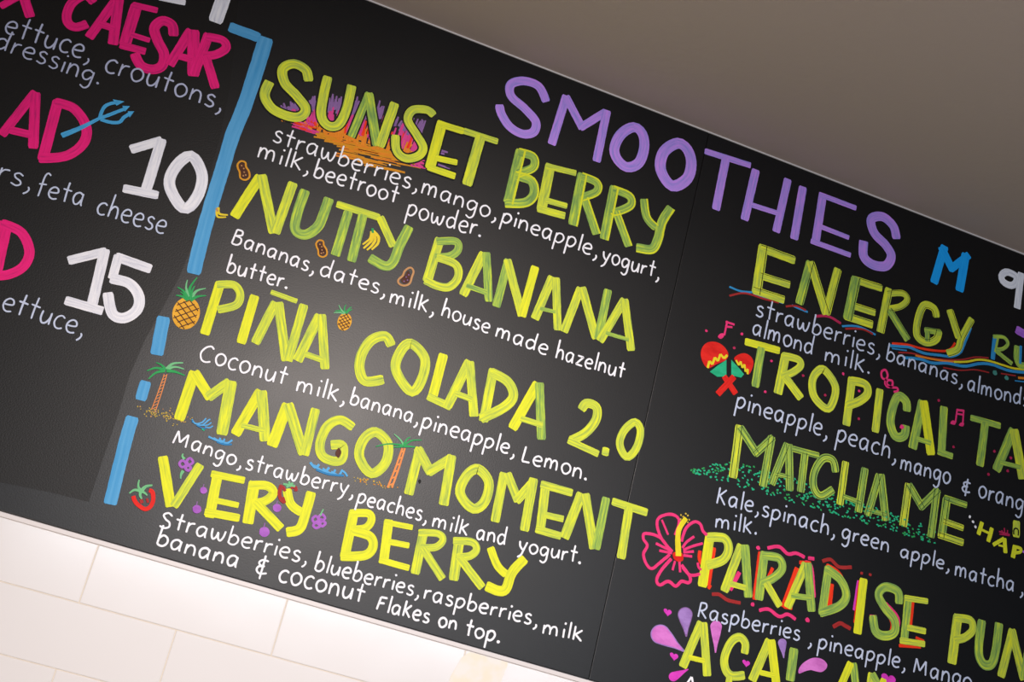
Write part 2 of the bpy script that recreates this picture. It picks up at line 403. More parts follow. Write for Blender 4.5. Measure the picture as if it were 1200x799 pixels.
title('item_title', 'hot pink lettering ending in D', [
    (c4, ['l w62 28 238 -22 470', 'c w46 5 245 100 290 138 380 108 450 40 486 -30 492'])], 'pink')
drawing('trident_drawing', [('handle', a, 'cyan', ['c w26-14 288 636 380 598 470 552']),
    ('fork', a, 'cyan', ['c w16 466 556 485 505 520 485 558 482', 'l w16 465 556 590 508', 'c w16 470 560 520 574 560 572 580 550 612 530',
     'f 528 466 582 476 545 496', 'f 572 496 608 498 584 524', 'f 598 522 628 522 606 552'])])
title('price', 'white painted number 10', [(b4, ['l w44 210 182 360 138', 'l w48 358 130 284 372', 'l w42 176 362 342 396']),
    (b4, ['o w52 495 211 546 300 524 400 460 457 394 350 422 262'])], 'white')
title('price', 'white painted number 15', [(c4, ['l w44 318 422 500 378', 'l w48 492 366 428 640', 'l w44 304 606 482 658']),
    (c4, ['l w46 540 402 708 462', 'l w42 555 395 525 508', 'c w50 515 504 605 528 650 590 640 652 580 690 525 668 504 570'])], 'white')

# sunset behind the first title
def sunset():
    root = empty('sunset_drawing', board, 'orange, pink and purple sunset scribbled behind the letters')
    top = [(150, 245), (200, 225), (235, 215), (300, 195), (350, 180), (400, 175), (450, 190), (520, 185), (560, 200), (630, 205), (690, 240), (740, 270), (800, 300), (850, 400), (870, 460)]
    def ytop(x):
        for (xa, ya), (xb, yb) in zip(top, top[1:]):
            if xa <= x <= xb: return ya + (yb-ya)*(x-xa)/(xb-xa)
        return 460
    bot = lambda x: 318 + (x-150)*0.305
    for key, lo, hi, n in (('dusk', .46, .9, 150), ('sunpink', .12, .62, 120), ('hotred', .1, .5, 40), ('orange', -.05, .34, 150)):
        ink = Ink()
        for _ in range(n):
            x = random.uniform(165, 800); h = bot(x) - ytop(x)
            f0 = lo + random.uniform(0, .15); f1 = hi*random.uniform(.7, 1.0)
            if key in ('orange', 'hotred') and not (380 < x < 760): f1 = f0 + .12
            yb = bot(x) - f0*h; yt = bot(x) - max(f1, f0+.1)*h
            lean = -.22*(yb-yt)*-1 + (x-500)*.05
            ink.stroke(d4, f'c w14-7 {x:.0f} {yb:.0f} {x+lean*.5:.0f} {(yb+yt)/2:.0f} {x+lean:.0f} {yt:.0f}', key, 0.00025, .1)
        ink.done({'dusk': 'purple_sky', 'sunpink': 'pink_glow', 'hotred': 'red_glow', 'orange': 'orange_glow'}[key], root)
    ink = Ink()
    for _ in range(120):
        u = random.random(); x = 300 + u*430; y0 = 392 + (x-300)*.31 + random.uniform(-26, 10)
        if random.random() < .55: x = random.uniform(410, 640); y0 = 440 + (x-430)*.33 + random.uniform(-45, 55)
        L = random.uniform(50, 120)
        ink.stroke(d4, f'c w8-4 {x:.0f} {y0:.0f} {x+L*.5:.0f} {y0+L*.1:.0f} {x+L:.0f} {y0+L*.22:.0f}', random.choice(['amber', 'orange', 'amber']), 0.00027, .1)
    ink.done('amber_water', root)
    ink = Ink()
    for _ in range(40):
        x = random.uniform(180, 300); y0 = bot(x) - random.uniform(-18, 25); L = random.uniform(30, 70)
        ink.stroke(d4, f'c w8-4 {x:.0f} {y0:.0f} {x+L*.5:.0f} {y0+L*.16:.0f} {x+L:.0f} {y0+L*.3:.0f}', random.choice(['sunpink', 'hotred']), 0.0003, .1)
    ink.done('pink_haze', root); ink = Ink()
    for _ in range(26):
        x = random.uniform(740, 800); y0 = 515 + (x-740)*.25 + random.uniform(-25, 14); L = random.uniform(25, 50)
        ink.stroke(d4, f'c w8-4 {x:.0f} {y0:.0f} {x+L*.5:.0f} {y0+L*.12:.0f} {x+L:.0f} {y0+L*.24:.0f}', 'sunpink', 0.0003, .1)
    ink.done('pink_haze', root); ink = Ink()
    for x, y in ((880, 470), (895, 462), (885, 530), (905, 540)): ink.stroke(d4, f'c w14-8 {x} {y} {x+20} {y+6} {x+42} {y+12}', 'dusk', 0.0003)
    ink.done('purple_haze', root)
sunset()
BLK = ('ink', (.58, -.58))
title('item_title', 'lime lettering reading SUNSET BERRY', [
    (d4, ['c _ w44 286 142 272 88 215 60 165 85 175 150 230 210 272 270 245 308 180 302 112 265 80 205 104 142']),
    (d4, ['c _ w42 =mid 376 118 355 210 345 300 375 348 425 345 462 275 488 160']),
    (d4, ['l _ w34 =green 570 195 484 402', 'l _ w42 =green 566 195 606 445', 'l _ w42 690 242 618 448']),
    (d4, ['c _ w38 872 302 840 276 775 276 750 322 790 390 822 450 800 490 740 502 697 465 692 392']),
    (d4, ['l _ w46 =bright 912 328 852 552', 'l _ w32 =bright 890 338 1012 376', 'l _ w28 =bright 880 500 982 522', 'l _ w32 =bright 842 542 972 586']),
    (d4, ['l _ w30 1005 370 1172 424', 'l _ w46 1092 395 1026 628']),
    (e4, ['l ^ w48 =green 202 102 142 352', 'c ^ w40 =green 190 112 258 135 258 185 185 215', 'c ^ w44 =green 175 222 250 248 262 310 220 350 125 352']),
    (e4, ['l w46 340 168 295 392', 'l w28 318 178 460 212', 'l w28 318 338 418 366', 'l w34 278 376 408 412']),
    (e4, ['l ^ w46 =green 490 212 444 456', 'c ^ w38 =green 485 225 555 255 555 298 485 326', 'l ^ w40 =green 498 328 556 498']),
    (e4, ['l ^ w44 =green 640 272 590 522', 'c ^ w38 =green 632 286 708 318 714 362 650 392 625 386', 'l ^ w38 =green 645 390 706 555']),
    (e4, ['c ^ w38 =green 776 332 790 418 834 468', 'c ^ w42 =green 904 372 862 440 842 520 812 568 740 560'])], 'mid', None)
title('item_title', 'lime green lettering reading NUTTY BANANA', [
    (f4, ['l w46 =bright 220 145 96 338', 'l w46 225 138 282 414', 'l w44 374 175 288 414']),
    (f4, ['c w46 =green 430 210 390 330 384 398 430 420 490 380 520 310 542 248']),
    (f4, ['l w34 =mid 576 276 778 340', 'l w42 =green 632 310 570 518']),
    (f4, ['l w42 =green 700 325 645 546']),
    (f4, ['l w38 778 335 842 476', 'c w44 =green 918 380 872 470 840 548 800 566 730 526']),
    (g4, ['l w44 142 76 80 282', 'c w36 =green 125 92 215 92 226 130 190 160 120 166', 'c w38 125 165 215 200 226 260 185 304 130 300 70 272']),
    (g4, ['l w42 348 145 248 345', 'l w38 =green 358 142 370 374', 'l w26 =green 265 298 362 332']),
    (g4, ['l w38 =green 462 175 404 398', 'l w40 455 175 526 442', 'l w38 =bright 588 208 524 444']),
    (g4, ['l w40 668 256 584 456', 'l w38 684 260 692 508', 'l w18 =green 610 405 682 422']),
    (g4, ['l w38 800 308 720 516', 'l w40 805 305 872 548', 'l w38 =green 928 316 880 552']),
    (g4, ['l w38 1006 362 888 560', 'l w38 1004 360 1036 604', 'l w18 =green 918 520 1026 552'])], 'mid')
title('item_title', 'lime lettering reading PIÑA COLADA 2.0', [
    (h4, ['l w44 =bright 272 122 198 368', 'c w38 255 135 335 136 365 180 345 230 258 252']),
    (h4, ['l w44 =bright 434 184 368 410']),
    (h4, ['l w44 532 215 434 410', 'l w44 544 215 580 492', 'l w42 664 226 588 492', 'l w24 508 168 632 212']),
    (h4, ['l w46 738 275 632 492', 'l w42 746 272 762 530', 'l w28 668 458 752 488']),
    (i4, ['c w46 234 142 205 96 140 115 95 180 85 250 112 306 198 298']),
    (i4, ['o w46 325 130 390 200 375 300 325 355 255 255 275 170']),
    (i4, ['l w44 =bright 478 178 424 390', 'l w36 402 376 514 428']),
    (i4, ['l w44 600 210 494 428', 'l w42 600 212 620 472', 'l w28 532 362 612 392']),
    (i4, ['l w44 712 248 664 496', 'c w46 695 262 778 308 804 376 758 430 650 482']),
    (i4, ['l w46 =bright 920 314 798 530', 'l w42 =green 926 312 936 580', 'l w28 838 480 942 512']),
    (k4, ['c w42 882 42 908 10 954 30 950 90 900 150 832 186', 'l w32 820 182 964 248']),
    (k4, ['l w40 980 232 1012 240']),
    (k4, ['o w36 1135 98 1160 140 1140 220 1095 262 1062 200 1085 135'])], 'mid')
title('item_title', 'bright yellow lime lettering reading MANGO MOMENT', [
    (j4, ['l w50 =bright 232 60 158 288', 'l w48 =bright 228 62 308 188', 'l w48 292 184 398 108', 'l w54 404 104 358 358']),
    (j4, ['l w48 =bright 542 150 420 358', 'l w50 545 150 562 388', 'l w26 450 312 558 338']),
    (j4, ['l w52 =bright 668 212 592 412', 'l w50 668 210 742 450', 'l w44 798 234 744 454']),
    (j4, ['c w44 974 324 915 288 855 315 820 390 825 450 870 478 915 476 928 440 920 405 868 405', 'e =brown 905 418 918 440 904 466 890 445']),
    (j4, ['o w46 1078 344 1136 400 1124 488 1058 538 1002 460 1022 380']),
    (k4, ['l w44 128 216 74 438', 'l w46 116 218 180 340', 'l w44 164 336 280 262', 'l w46 276 252 238 488']),
    (k4, ['o w46 398 317 450 380 430 470 375 503 315 430 345 350']),
    (k4, ['l w42 522 334 478 566', 'l w42 535 336 588 470', 'l w42 576 470 664 370', 'l w44 660 360 615 608']),
    (k4, ['l w44 716 388 690 610', 'l w36 692 388 842 430', 'l w30 712 532 800 552', 'l w36 668 598 788 632']),
    (k4, ['l w46 884 430 802 642', 'l w44 900 432 942 692', 'l w40 =green 1000 450 950 694']),
    (k4, ['l w36 1026 468 1192 522', 'l w42 1106 496 1068 738'])], 'mid')
title('item_title', 'bright yellow lettering reading VERY BERRY', [
    (l4, ['l w48 202 98 240 335', 'l w42 =mid 380 136 252 335']),
    (l4, ['l w48 462 170 420 386', 'l w34 428 180 586 212', 'l w28 445 304 558 328', 'l w38 398 358 562 388']),
    (l4, ['l w52 632 214 600 414', 'c w42 605 234 690 236 720 270 680 308 620 320', 'l w44 632 308 756 438']),
    (l4, ['c w42 784 250 800 320 852 362', 'c w46 898 264 872 360 842 438 780 454']),
    (m4, ['l w46 140 110 94 336', 'c w38 120 126 205 126 220 160 190 195 125 202', 'c w44 130 205 212 232 228 280 190 322 75 326']),
    (m4, ['l w44 302 154 276 362', 'l w26 284 166 414 192', 'l w28 300 258 398 277', 'l w30 256 342 398 382']),
    (m4, ['l w44 =mid 465 206 424 410', 'c w34 =mid 440 216 530 220 555 250 520 284 450 286', 'l w38 =mid 460 288 554 434']),
    (m4, ['l w48 =mid 632 244 604 440', 'c w36 =mid 602 254 690 260 712 295 680 325 620 330', 'l w40 =mid 628 328 740 474']),
    (m4, ['c w38 776 284 810 370 852 412', 'c w46 940 336 880 400 850 478 815 488 756 464'])], 'bright')
title('section_heading', 'purple lettering reading SMOOTHIES', [
    (n4, ['c w40 280 158 245 86 175 60 115 76 115 130 180 190 230 250 220 298 170 308 110 275 70 215 60 170']),
    (n4, ['l w38 374 128 304 358', 'l w38 370 130 450 284', 'l w36 436 280 560 204', 'l w38 564 196 514 438']),
    (n4, ['o w46 690 276 728 305 738 365 715 440 660 464 615 430 598 375 630 308']),
    (n4, ['o w50 895 351 938 378 958 440 940 515 875 552 830 510 812 450 835 385']),
    (o4, ['l w28 102 148 318 216', 'l w38 202 180 154 424']),
    (o4, ['l w38 342 234 288 472', 'l w36 492 278 436 528', 'l w24 322 400 452 442']),
    (o4, ['l w38 562 314 520 562']),
    (o4, ['l w38 656 346 620 580', 'l w24 636 350 812 416', 'l w22 640 500 778 554', 'l w24 598 568 786 636']),
    (o4, ['c w42 1000 560 985 500 935 456 882 466 895 530 950 590 975 640 950 685 890 680 846 640 846 568'])], 'purple')
title('size_heading', 'bright blue letter M', [(q4, ['l w38 1026 72 974 248', 'l w36 1008 75 1064 190', 'l w34 1050 184 1140 114', 'l w40 1124 108 1094 286'])], 'blue')
title('price', 'white painted price starting with 9', [(P8, ['o w62 1050 232 1120 270 1120 330 1070 356 1000 320 984 270 1010 238', 'l w64 1168 235 1130 572'])], 'white')
IN = ('ink', (.36,))
title('item_title', 'lime lettering with fine black lines reading ENERGY', [
    (q4, ['l w46 178 68 144 296', 'l w38 164 82 326 142', 'l w34 162 212 302 256', 'l w36 128 278 276 326']),
    (q4, ['l w40 =green 398 145 344 346', 'l w40 396 145 472 394', 'l w38 526 178 470 394']),
    (q4, ['l w46 =green 612 218 570 418', 'l w34 596 228 734 272', 'l w32 595 352 702 386', 'l w36 556 398 690 442']),
    (q4, ['l w38 766 270 724 478', 'c w28 758 296 830 295 850 325 820 355 765 366', 'l w34 =green 765 370 854 514']),
    (q4, ['c w34 988 408 975 365 930 350 902 410 896 490 940 524 985 510 1000 468', 'l w26 =green 930 465 1010 478', 'l w24 =green 945 470 945 520']),
    (q4, ['l w34 1048 370 1092 505', 'c w32 1154 412 1106 500 1086 556 1036 576'])], 'mid', IN)
drawing('rainbow_drawing', [
    ('red_stripe', Q8, 'hotred', ['c w20 -40 178 100 190 220 222 330 242 450 250 515 225 552 172', 'c w14 =dimred 20 264 150 272 300 312 480 332 620 330 740 308 865 315', 'c w12 =dimred 440 405 600 430 740 425 870 452', 'c w12 =dimred 980 460 1120 482', 'c w20 =orange 1140 500 1215 505']),
    ('yellow_stripe', Q8, 'yellow', ['c w16 =orange 180 292 320 322 460 344 560 350', 'c w18 540 352 660 350 760 332 860 340 1000 382 1100 412 1215 424']),
    ('blue_stripe', Q8, 'rainbowblue', ['c w24 -60 200 60 210 130 218 260 270 400 288 520 300 600 262 640 180 700 30', 'c w12 -40 226 100 246', 'c w26 60 312 220 325 340 362 480 364 640 392 780 368 900 378 1050 432 1215 452', 'c w10 1110 528 1215 540']),
    ('bubble', Q8, 'dullteal', ['d w46 925 455', 'd w42 1032 500']),
    ('left_ripple', q4, 'rainbowblue', ['c w9 18 264 70 284 130 290', 'c w9 130 296 200 318 270 340', 'c w9 310 350 345 366 385 382', 'c w9 545 448 620 450 702 488', 'c w9 =dimred 18 306 90 294 180 320 250 338', 'c w9 =dimred 282 356 330 354 376 374', 'c w12 =dimpink 418 402 480 402 540 436', 'c w9 =dimred 560 460 640 462 690 486'])], 0.0004)
title('item_title', 'small lime lettering starting RU beside the rainbow', [
    (Q8, ['l w42 =rainbowblue 922 120 902 330', 'l w22 955 110 925 260', 'c w34 905 115 1005 122 1044 180 1000 228 930 236', 'l w38 935 250 1085 372']),
    (Q8, ['c w60 1132 200 1128 320 1165 385 1235 385', 'l w24 =rainbowblue 1165 200 1160 370'])], 'green')
drawing('purple_mark', [('', Q8, 'violet', ['l w74 1118 46 1215 102'])])
drawing('purple_mark', [('', R8, 'violet', ['l w20 1180 450 1215 452'])])
title('item_title', 'lime lettering reading TROPICAL TA', [
    (r4, ['l w34 =bright 210 120 374 164', 'l w38 288 148 258 334']),
    (r4, ['l w42 402 178 364 366', 'c w34 385 186 458 204 470 234 435 264 380 286', 'l w38 396 284 474 388']),
    (r4, ['o w36 580 252 633 330 620 410 590 434 535 380 525 310 545 265']),
    (r4, ['l w38 712 288 684 514', 'c w38 702 302 772 320 784 364 745 400 686 422']),
    (r4, ['l w36 842 342 820 546']),
    (r4, ['c w40 968 448 965 402 930 376 905 420 892 500 915 563 955 560 964 512']),
    (r4, ['l w42 1042 396 994 622', 'l w42 =bright 1046 396 1082 652', 'l w22 1012 574 1082 596']),
    (r4, ['l w38 1142 424 1130 650', 'l w28 1112 634 1184 658']),
    (v4, ['l w28 946 356 1088 396', 'l w38 1016 378 990 584']),
    (v4, ['l w42 1148 410 1066 606', 'l w44 1150 410 1192 645', 'l w20 1086 565 1182 590'])], ['mid', 'green'])
MIN = ('inkgreen', (.27, -.3))
def speckle(name, win, n, fn, keys, wd, label, L=14):
    ink = Ink()
    for _ in range(n):
        x, y = fn(); an = random.uniform(-.5, 1.2)
        if L: ink.stroke(win, f'r w{random.uniform(wd*.8, wd*1.2):.1f} {x-L*.5*math.cos(an):.1f} {y-L*.5*math.sin(an):.1f} {x+L*.5*math.cos(an):.1f} {y+L*.5*math.sin(an):.1f}', random.choice(keys), 0.0003, .1)
        else: ink.stroke(win, f'd w{random.uniform(wd*.7, wd*1.3):.1f} {x:.1f} {y:.1f}', random.choice(keys), 0.0003)
    o = ink.done(name, board, label); o['kind'] = 'stuff'; return o
def matcha_at():
    while 1:
        x = random.uniform(40, 1180); lo = 300 + (x-60)*.292; hi = min(lo - 20, (285 - (x-60)*.38 if x < 210 else 228 + (x-210)*.30) + (max(0, x-560)*.06))
        y = random.uniform(hi, lo)
        return x, y
speckle('matcha_speckle', s4, 430, matcha_at, ['teal', 'leaf', 'teal'], 7, 'scatter of small green dashes', 11)
title('item_title', 'lime lettering outlined in green reading MATCHA ME', [
    (s4, ['l w40 =mid 266 72 234 320', 'l w38 266 80 350 212', 'l w36 334 210 424 128', 'l w38 416 124 374 360']),
    (s4, ['l w36 490 158 414 350', 'l w38 496 160 500 380', 'l w20 430 300 502 316']),
    (s4, ['l w28 512 182 638 216', 'l w36 572 202 550 386']),
    (s4, ['c w36 715 294 700 236 655 230 616 290 611 360 645 404 704 372']),
    (s4, ['l w34 =mid 762 242 734 446', 'l w36 852 272 820 480', 'l w22 748 405 832 436']),
    (s4, ['l w36 920 302 864 496', 'l w38 926 300 950 520', 'l w20 870 470 952 492']),
    (s4, ['l w38 =mid 1058 345 1030 546', 'l w36 1056 348 1124 464', 'l w36 1108 460 1198 372', 'l w36 1190 372 1160 598']),
    (PX, ['l w10 1109.5 583 1103 630', 'l w7 1106 583 1133 592', 'l w7 =mid 1105 610 1129 619', 'l w8 =mid 1099 626 1129 636'])], 'green', MIN)
title('item_title', 'tiny lime lettering starting HAP', [
    (R8, ['l w40 804 172 768 292', 'l w40 896 226 860 358', 'l w22 790 240 885 285']),
    (R8, ['l w34 1010 325 905 388', 'l w40 1012 322 1022 464', 'l w18 955 388 1015 404']),
    (R8, ['l w44 1112 390 1090 508', 'c w28 1105 402 1162 420 1160 452 1105 462'])], 'bright')
drawing('archway_drawing', [('tower', R8, 'mid', ['l w70 1124 160 1120 316']), ('arch', R8, 'ink', ['c w14 1098 290 1100 245 1120 232 1140 250 1140 300'])])
drawing('pink_splash', [('', R8, 'dimpink', ['c w14 960 262 1010 276 1062 292', 'l w12 985 250 1000 285', 'l w12 1010 228 1014 290', 'l w12 1040 248 1036 290', 'l w12 965 285 1060 300'])])
drawing('white_dot_trail', [('', R8, 'chalk', ['d w26 688 124', 'd w24 718 170', 'd w24 740 218'])])

# PARADISE: red and pink shadow strokes first, the lime letters over them
root = empty('drop_shadow', board, 'red and pink strokes shadowing the letters')
for st in (['l w22 345 205 318 385 330 395', 'c w18 280 220 278 260 300 300'], ['l w24 445 250 390 400', 'l w20 =hib 465 320 420 405'], ['l w22 562 225 535 450', 'l w16 620 300 600 345'],
           ['l w24 735 300 668 485', 'l w20 672 480 712 488', 'c w22 =hib 770 275 800 300 812 440', 'l w18 745 275 800 280'], ['c w24 870 290 930 330 975 430', 'l w22 897 375 885 490', 'l w16 880 490 930 470'],
           ['l w18 =magenta 1024 360 1003 500', 'l w22 1032 360 1008 560']):
    ink = Ink()
    for s_ in st: ink.stroke(t4, s_, 'hotred', 0.0003)
    ink.done('shadow_stroke', root)
for st in (['c w22 620 430 612 372 580 356', 'c w22 =hib 545 430 605 500 600 560', 'c w18 540 450 580 520 570 575 540 590', 'l w12 =hib 475 490 508 492'], ['l w22 675 415 662 545', 'l w14 612 628 715 635', 'l w12 690 590 730 608']):
    ink = Ink()
    for s_ in st: ink.stroke(u4, s_, 'hotred', 0.0003)
    ink.done('shadow_stroke', root)
title('item_title', 'lime lettering with red shadow reading PARADISE PUN', [
    (t4, ['l w46 =bright 328 142 290 390', 'c w42 312 158 392 162 414 210 388 262 312 290']),
    (t4, ['l w42 474 192 392 412', 'l w42 490 192 506 440', 'l w26 418 374 494 394']),
    (t4, ['l w42 582 224 555 452', 'c w38 570 242 648 256 664 305 620 350 566 372', 'l w34 588 368 654 482']),
    (t4, ['l w40 776 278 688 488', 'l w40 784 276 802 506', 'l w26 706 430 802 442']),
    (t4, ['l w40 =green 882 294 850 522', 'c w40 =green 868 302 936 356 964 430 930 480 838 512']),
    (t4, ['l w40 =bright 1046 350 1016 610']),
    (u4, ['c w40 =green 612 434 606 376 548 354 516 390 545 450 590 510 590 566 545 583 502 560 490 486']),
    (u4, ['l w38 656 394 634 622', 'l w26 636 404 748 422', 'l w28 650 543 738 562', 'l w28 615 604 734 622']),
    (u4, ['l w46 888 482 858 714', 'c w36 872 498 945 510 956 555 920 590 872 602']),
    (u4, ['c w42 1000 508 984 650 1005 713 1045 713 1066 640 1080 522']),
    (u4, ['l w40 1144 552 1088 776', 'l w40 1138 552 1196 790', 'l w40 1230 560 1196 790'])], ['mid', 'green'], None, 0.0007)
sq = [('c w16 595 208 650 202 690 235 730 232 770 252', t4), ('c w16 852 270 890 262 930 296 990 298', t4), ('c w16 335 424 370 426 410 452 470 465', t4), ('c w16 556 500 600 494 650 528 690 518 728 542', t4),
      ('c w18 902 578 935 560 960 572 985 586', t4)]
for s_, wn in sq: drawing('squiggle', [('', wn, random.choice(['hib', 'dimred', 'hib']), [s_])], 0.0005)
for s_, wn, ky in (('d w20 552 208', t4, 'hib'), ('d w20 526 472', t4, 'hib'), ('d w22 783 545', t4, 'hib'), ('l w16 785 255 815 258', t4, 'hib'), ('l w12 1030 325 1042 327', t4, 'dimred'), ('l w12 1070 330 1082 335', t4, 'dimred')):
    drawing('accent_dot', [('', wn, ky, [s_])], 0.0005)
title('item_title', 'bright yellow lime lettering reading AÇAI AN', [
    (T8, ['l w84 575 228 395 655', 'l w80 592 232 628 738', 'l w46 455 560 605 596']),
    (T8, ['c w78 976 528 985 432 930 372 850 420 790 560 800 675 860 735 980 728', 'l w64 840 735 822 830']),
    (t4, ['l w42 606 636 522 830', 'l w42 612 636 636 840', 'l w24 560 790 632 806']),
    (t4, ['l w44 =green 720 676 700 830']),
    (V8, ['l w72 775 608 670 850', 'l w76 =green 796 612 825 850']),
    (V8, ['l w64 968 705 946 850', 'l w66 =green 975 710 1050 850', 'l w60 1085 760 1060 850'])], ['bright', 'mid'])
def drop(win, key, x0, y0, x1, y1, r, rim=None, bend=0):
    p0, p1 = Vector((x0, y0)), Vector((x1, y1)); d = (p1-p0); L = d.length; d.normalize(); nn = Vector((-d.y, d.x))
    pts = []
    for q in range(29):
        t = -math.pi/2*1.15 + math.pi*1.15*q/28
        pts.append(p0 + (-d)*math.cos(t)*r + nn*math.sin(t)*r)
    pts += [p0 + d*L*.35 + nn*(r*.72 + bend*.5), p0 + d*L*.68 + nn*(r*.34 + bend*.3), p1 + nn*r*.1, p1 - nn*r*.1, p0 + d*L*.68 - nn*(r*.34 - bend*.3), p0 + d*L*.35 - nn*(r*.72 - bend*.5)]
    ink = Ink()
    if rim:
        ink.blob([win(*(p0 + (p-p0)*1.12)) for p in pts], rim, 0.0004)
    ink.blob([win(*p) for p in pts], key, 0.0006)
    return ink.done('paint_drop', board)
drop(T8, 'lilac', 422, 160, 432, 345, 62, 'dusk'); drop(T8, 'rose', 190, 345, 388, 486, 82, 'lilac'); drop(T8, 'rose', 712, 272, 706, 518, 54)
drop(T8, 'magenta', 312, 742, 452, 672, 44); drop(V8, 'lilac', 132, 425, 146, 568, 40)
ink = Ink(); ink.stroke(V8, 'e 288 712 292 660 340 605 420 566 500 575 550 620 545 665 500 698 440 690 400 680 350 690', 'rose', 0.0005); ink.done('paint_drop', board)
def heart(win, x, y, r, key='magenta'):
    pts = []
    for q in range(26):
        t = q/26*2*math.pi
        hx = 16*math.sin(t)**3/16; hy = (13*math.cos(t) - 5*math.cos(2*t) - 2*math.cos(3*t) - math.cos(4*t))/16
        pts.append(win(x + r*(hx + .2*hy*0), y - r*hy + .3*r*hx))
    ink = Ink(); ink.blob(pts, key, 0.0005); return ink.done('heart_drawing', board)
heart(T8, 258, 138, 38); heart(T8, 318, 552, 40); heart(T8, 994, 616, 36); heart(V8, 1128, 772, 68)

drawing('hibiscus_drawing', [
    ('petal', z4, 'hib', ['c w14 750 190 700 130 678 65 690 28 740 14 775 30 780 60 762 112', 'l w10 700 40 730 110']),
    ('petal', z4, 'hib', ['c w14 742 190 690 122 622 104 614 130 632 160 614 202 630 250 655 268 692 240 738 202', 'l w12 672 150 745 186', 'l w12 688 184 748 196']),
    ('petal', z4, 'hib', ['c w15 745 222 702 270 676 318 690 345 730 328 765 350 792 328 826 334 832 308 792 250', 'l w12 782 232 786 286', 'l w11 762 232 750 276']),
    ('petal', z4, 'hib', ['c w14 792 142 812 82 850 50 880 60 892 92 912 112', 'c w12 796 172 815 145 852 118', 'c w12 800 182 840 165 892 150']),
    ('petal', z4, 'hib', ['c w14 796 262 832 298 880 294', 'l w12 800 192 850 188', 'l w12 800 206 842 212', 'c w12 868 240 872 262 885 275']),
    ('flower_centre', z4, 'red', ['e 752 196 772 190 796 198 800 228 778 236 756 222']),
    ('stamen', z4, 'yellow', ['c w22-28 814 32 790 66 776 110 778 210']),
    ('pollen_dots', z4, 'sand', ['d w9 790 18 812 12 828 40 788 38 822 20 800 26 822 52'])], 0.0008)
drawing('maraca_drawing', [
    ('rattle', r4, 'red', ['e 36 245 8 205 6 160 30 128 70 122 108 140 132 176 122 206 80 226', 'l w11 =yellow 36 245 44 212 58 228 70 195 84 212 96 180 112 200 128 184']),
    ('cup', r4, 'teal', ['f 46 262 84 232 124 206 124 284 80 286']),
    ('handle', r4, 'red', ['l w28 112 282 168 366'])], 0.0007)
drawing('maraca_drawing', [
    ('rattle', r4, 'red', ['e 160 205 176 184 210 176 240 194 250 224 238 262 222 274 200 236', 'l w9 =yellow 168 208 182 232 190 214 198 244 208 228 212 262 224 250 222 274']),
    ('cup', r4, 'teal', ['f 146 206 176 238 206 274 192 290 146 280']),
    ('handle', r4, 'red', ['l w28 160 284 82 368'])], 0.0009)
drawing('music_note', [('', r4, 'hib', ['e 84 98 96 84 112 84 110 100 96 108', 'l w9 114 92 128 24', 'l w10 120 28 162 42', 'l w9 118 50 152 54'])])
drawing('treble_clef', [('', r4, 'hib', ['c w10 872 300 852 290 850 262 868 254 878 280 866 312 876 332 898 330 900 306 880 302 874 318 896 334 922 338 924 352 906 356'])])
drawing('music_note', [('', v4, 'hib', ['e 852 384 862 370 878 376 872 390', 'e 892 392 902 380 916 384 910 398', 'l w8 876 378 884 318', 'l w8 910 386 914 322', 'l w10 880 320 918 326', 'l w8 880 338 914 344'])])
for i_, st in enumerate(('30 70', '160 150', '335 212', '483 280', '670 272', '586 372', '745 352', '743 482', '305 356', '1117 396', '944 520', '1186 614', '196 86')):
    drawing('pink_dot', [('', r4, ['hib', 'dimpink'][i_ % 2], ['d w%d %s' % (22 if i_ == 10 else 13, st)])])
for st in ('1058 514', '1120 606', '1030 622', '1135 545'):
    drawing('pink_dot', [('', v4, 'dimpink', ['d w14 ' + st])])

# fruit and beach drawings
def pineapple(win, cx, cy, rx, ry, leaves, lw, n):
    root = empty('pineapple_drawing', board)
    ang = .28; ca, sa = math.cos(ang), math.sin(ang)
    el = lambda u, v: (cx + (u*rx)*ca - (v*ry)*sa, cy + (u*rx)*sa + (v*ry)*ca)
    ink = Ink()
    ink.blob([win(*el(math.cos(q*math.pi/14), math.sin(q*math.pi/14))) for q in range(28)], 'pine', 0.0004)
    ink.done('fruit', root)
    ink = Ink()
    for s1 in (1, -1):
        for k in range(-n, n+1):
            o_ = k/(n+1)*1.25; pts = []
            for q in range(9):
                t = -1 + q/4; u = t*.8; v = o_ + s1*t*.5
                if u*u + v*v < .97: pts.append(el(u, v))
            if len(pts) > 2: ink.stroke(win, f'c w{lw*.3:.1f} ' + ' '.join(f'{x:.0f} {y:.0f}' for x, y in pts), 'brown', 0.0007)
    ink.done('skin_pattern', root)
    ink = Ink()
    for st in leaves: ink.stroke(win, st, random.choice(['leaf', 'leaf', 'palegreen']), 0.0008)
    ink.done('leaves', root)
pineapple(h4, 112, 268, 64, 76, [f'c w{a_}-4 {x0} {y0} {x1} {y1} {x2} {y2}' for a_, x0, y0, x1, y1, x2, y2 in ((20, 128, 206, 130, 150, 164, 100), (18, 126, 206, 112, 150, 118, 112), (18, 122, 204, 100, 165, 72, 146),
    (18, 120, 206, 95, 190, 64, 184), (18, 132, 206, 160, 165, 204, 152), (18, 132, 208, 165, 190, 206, 186), (16, 130, 205, 140, 165, 152, 140), (14, 124, 206, 96, 176, 84, 168))], 15, 2)
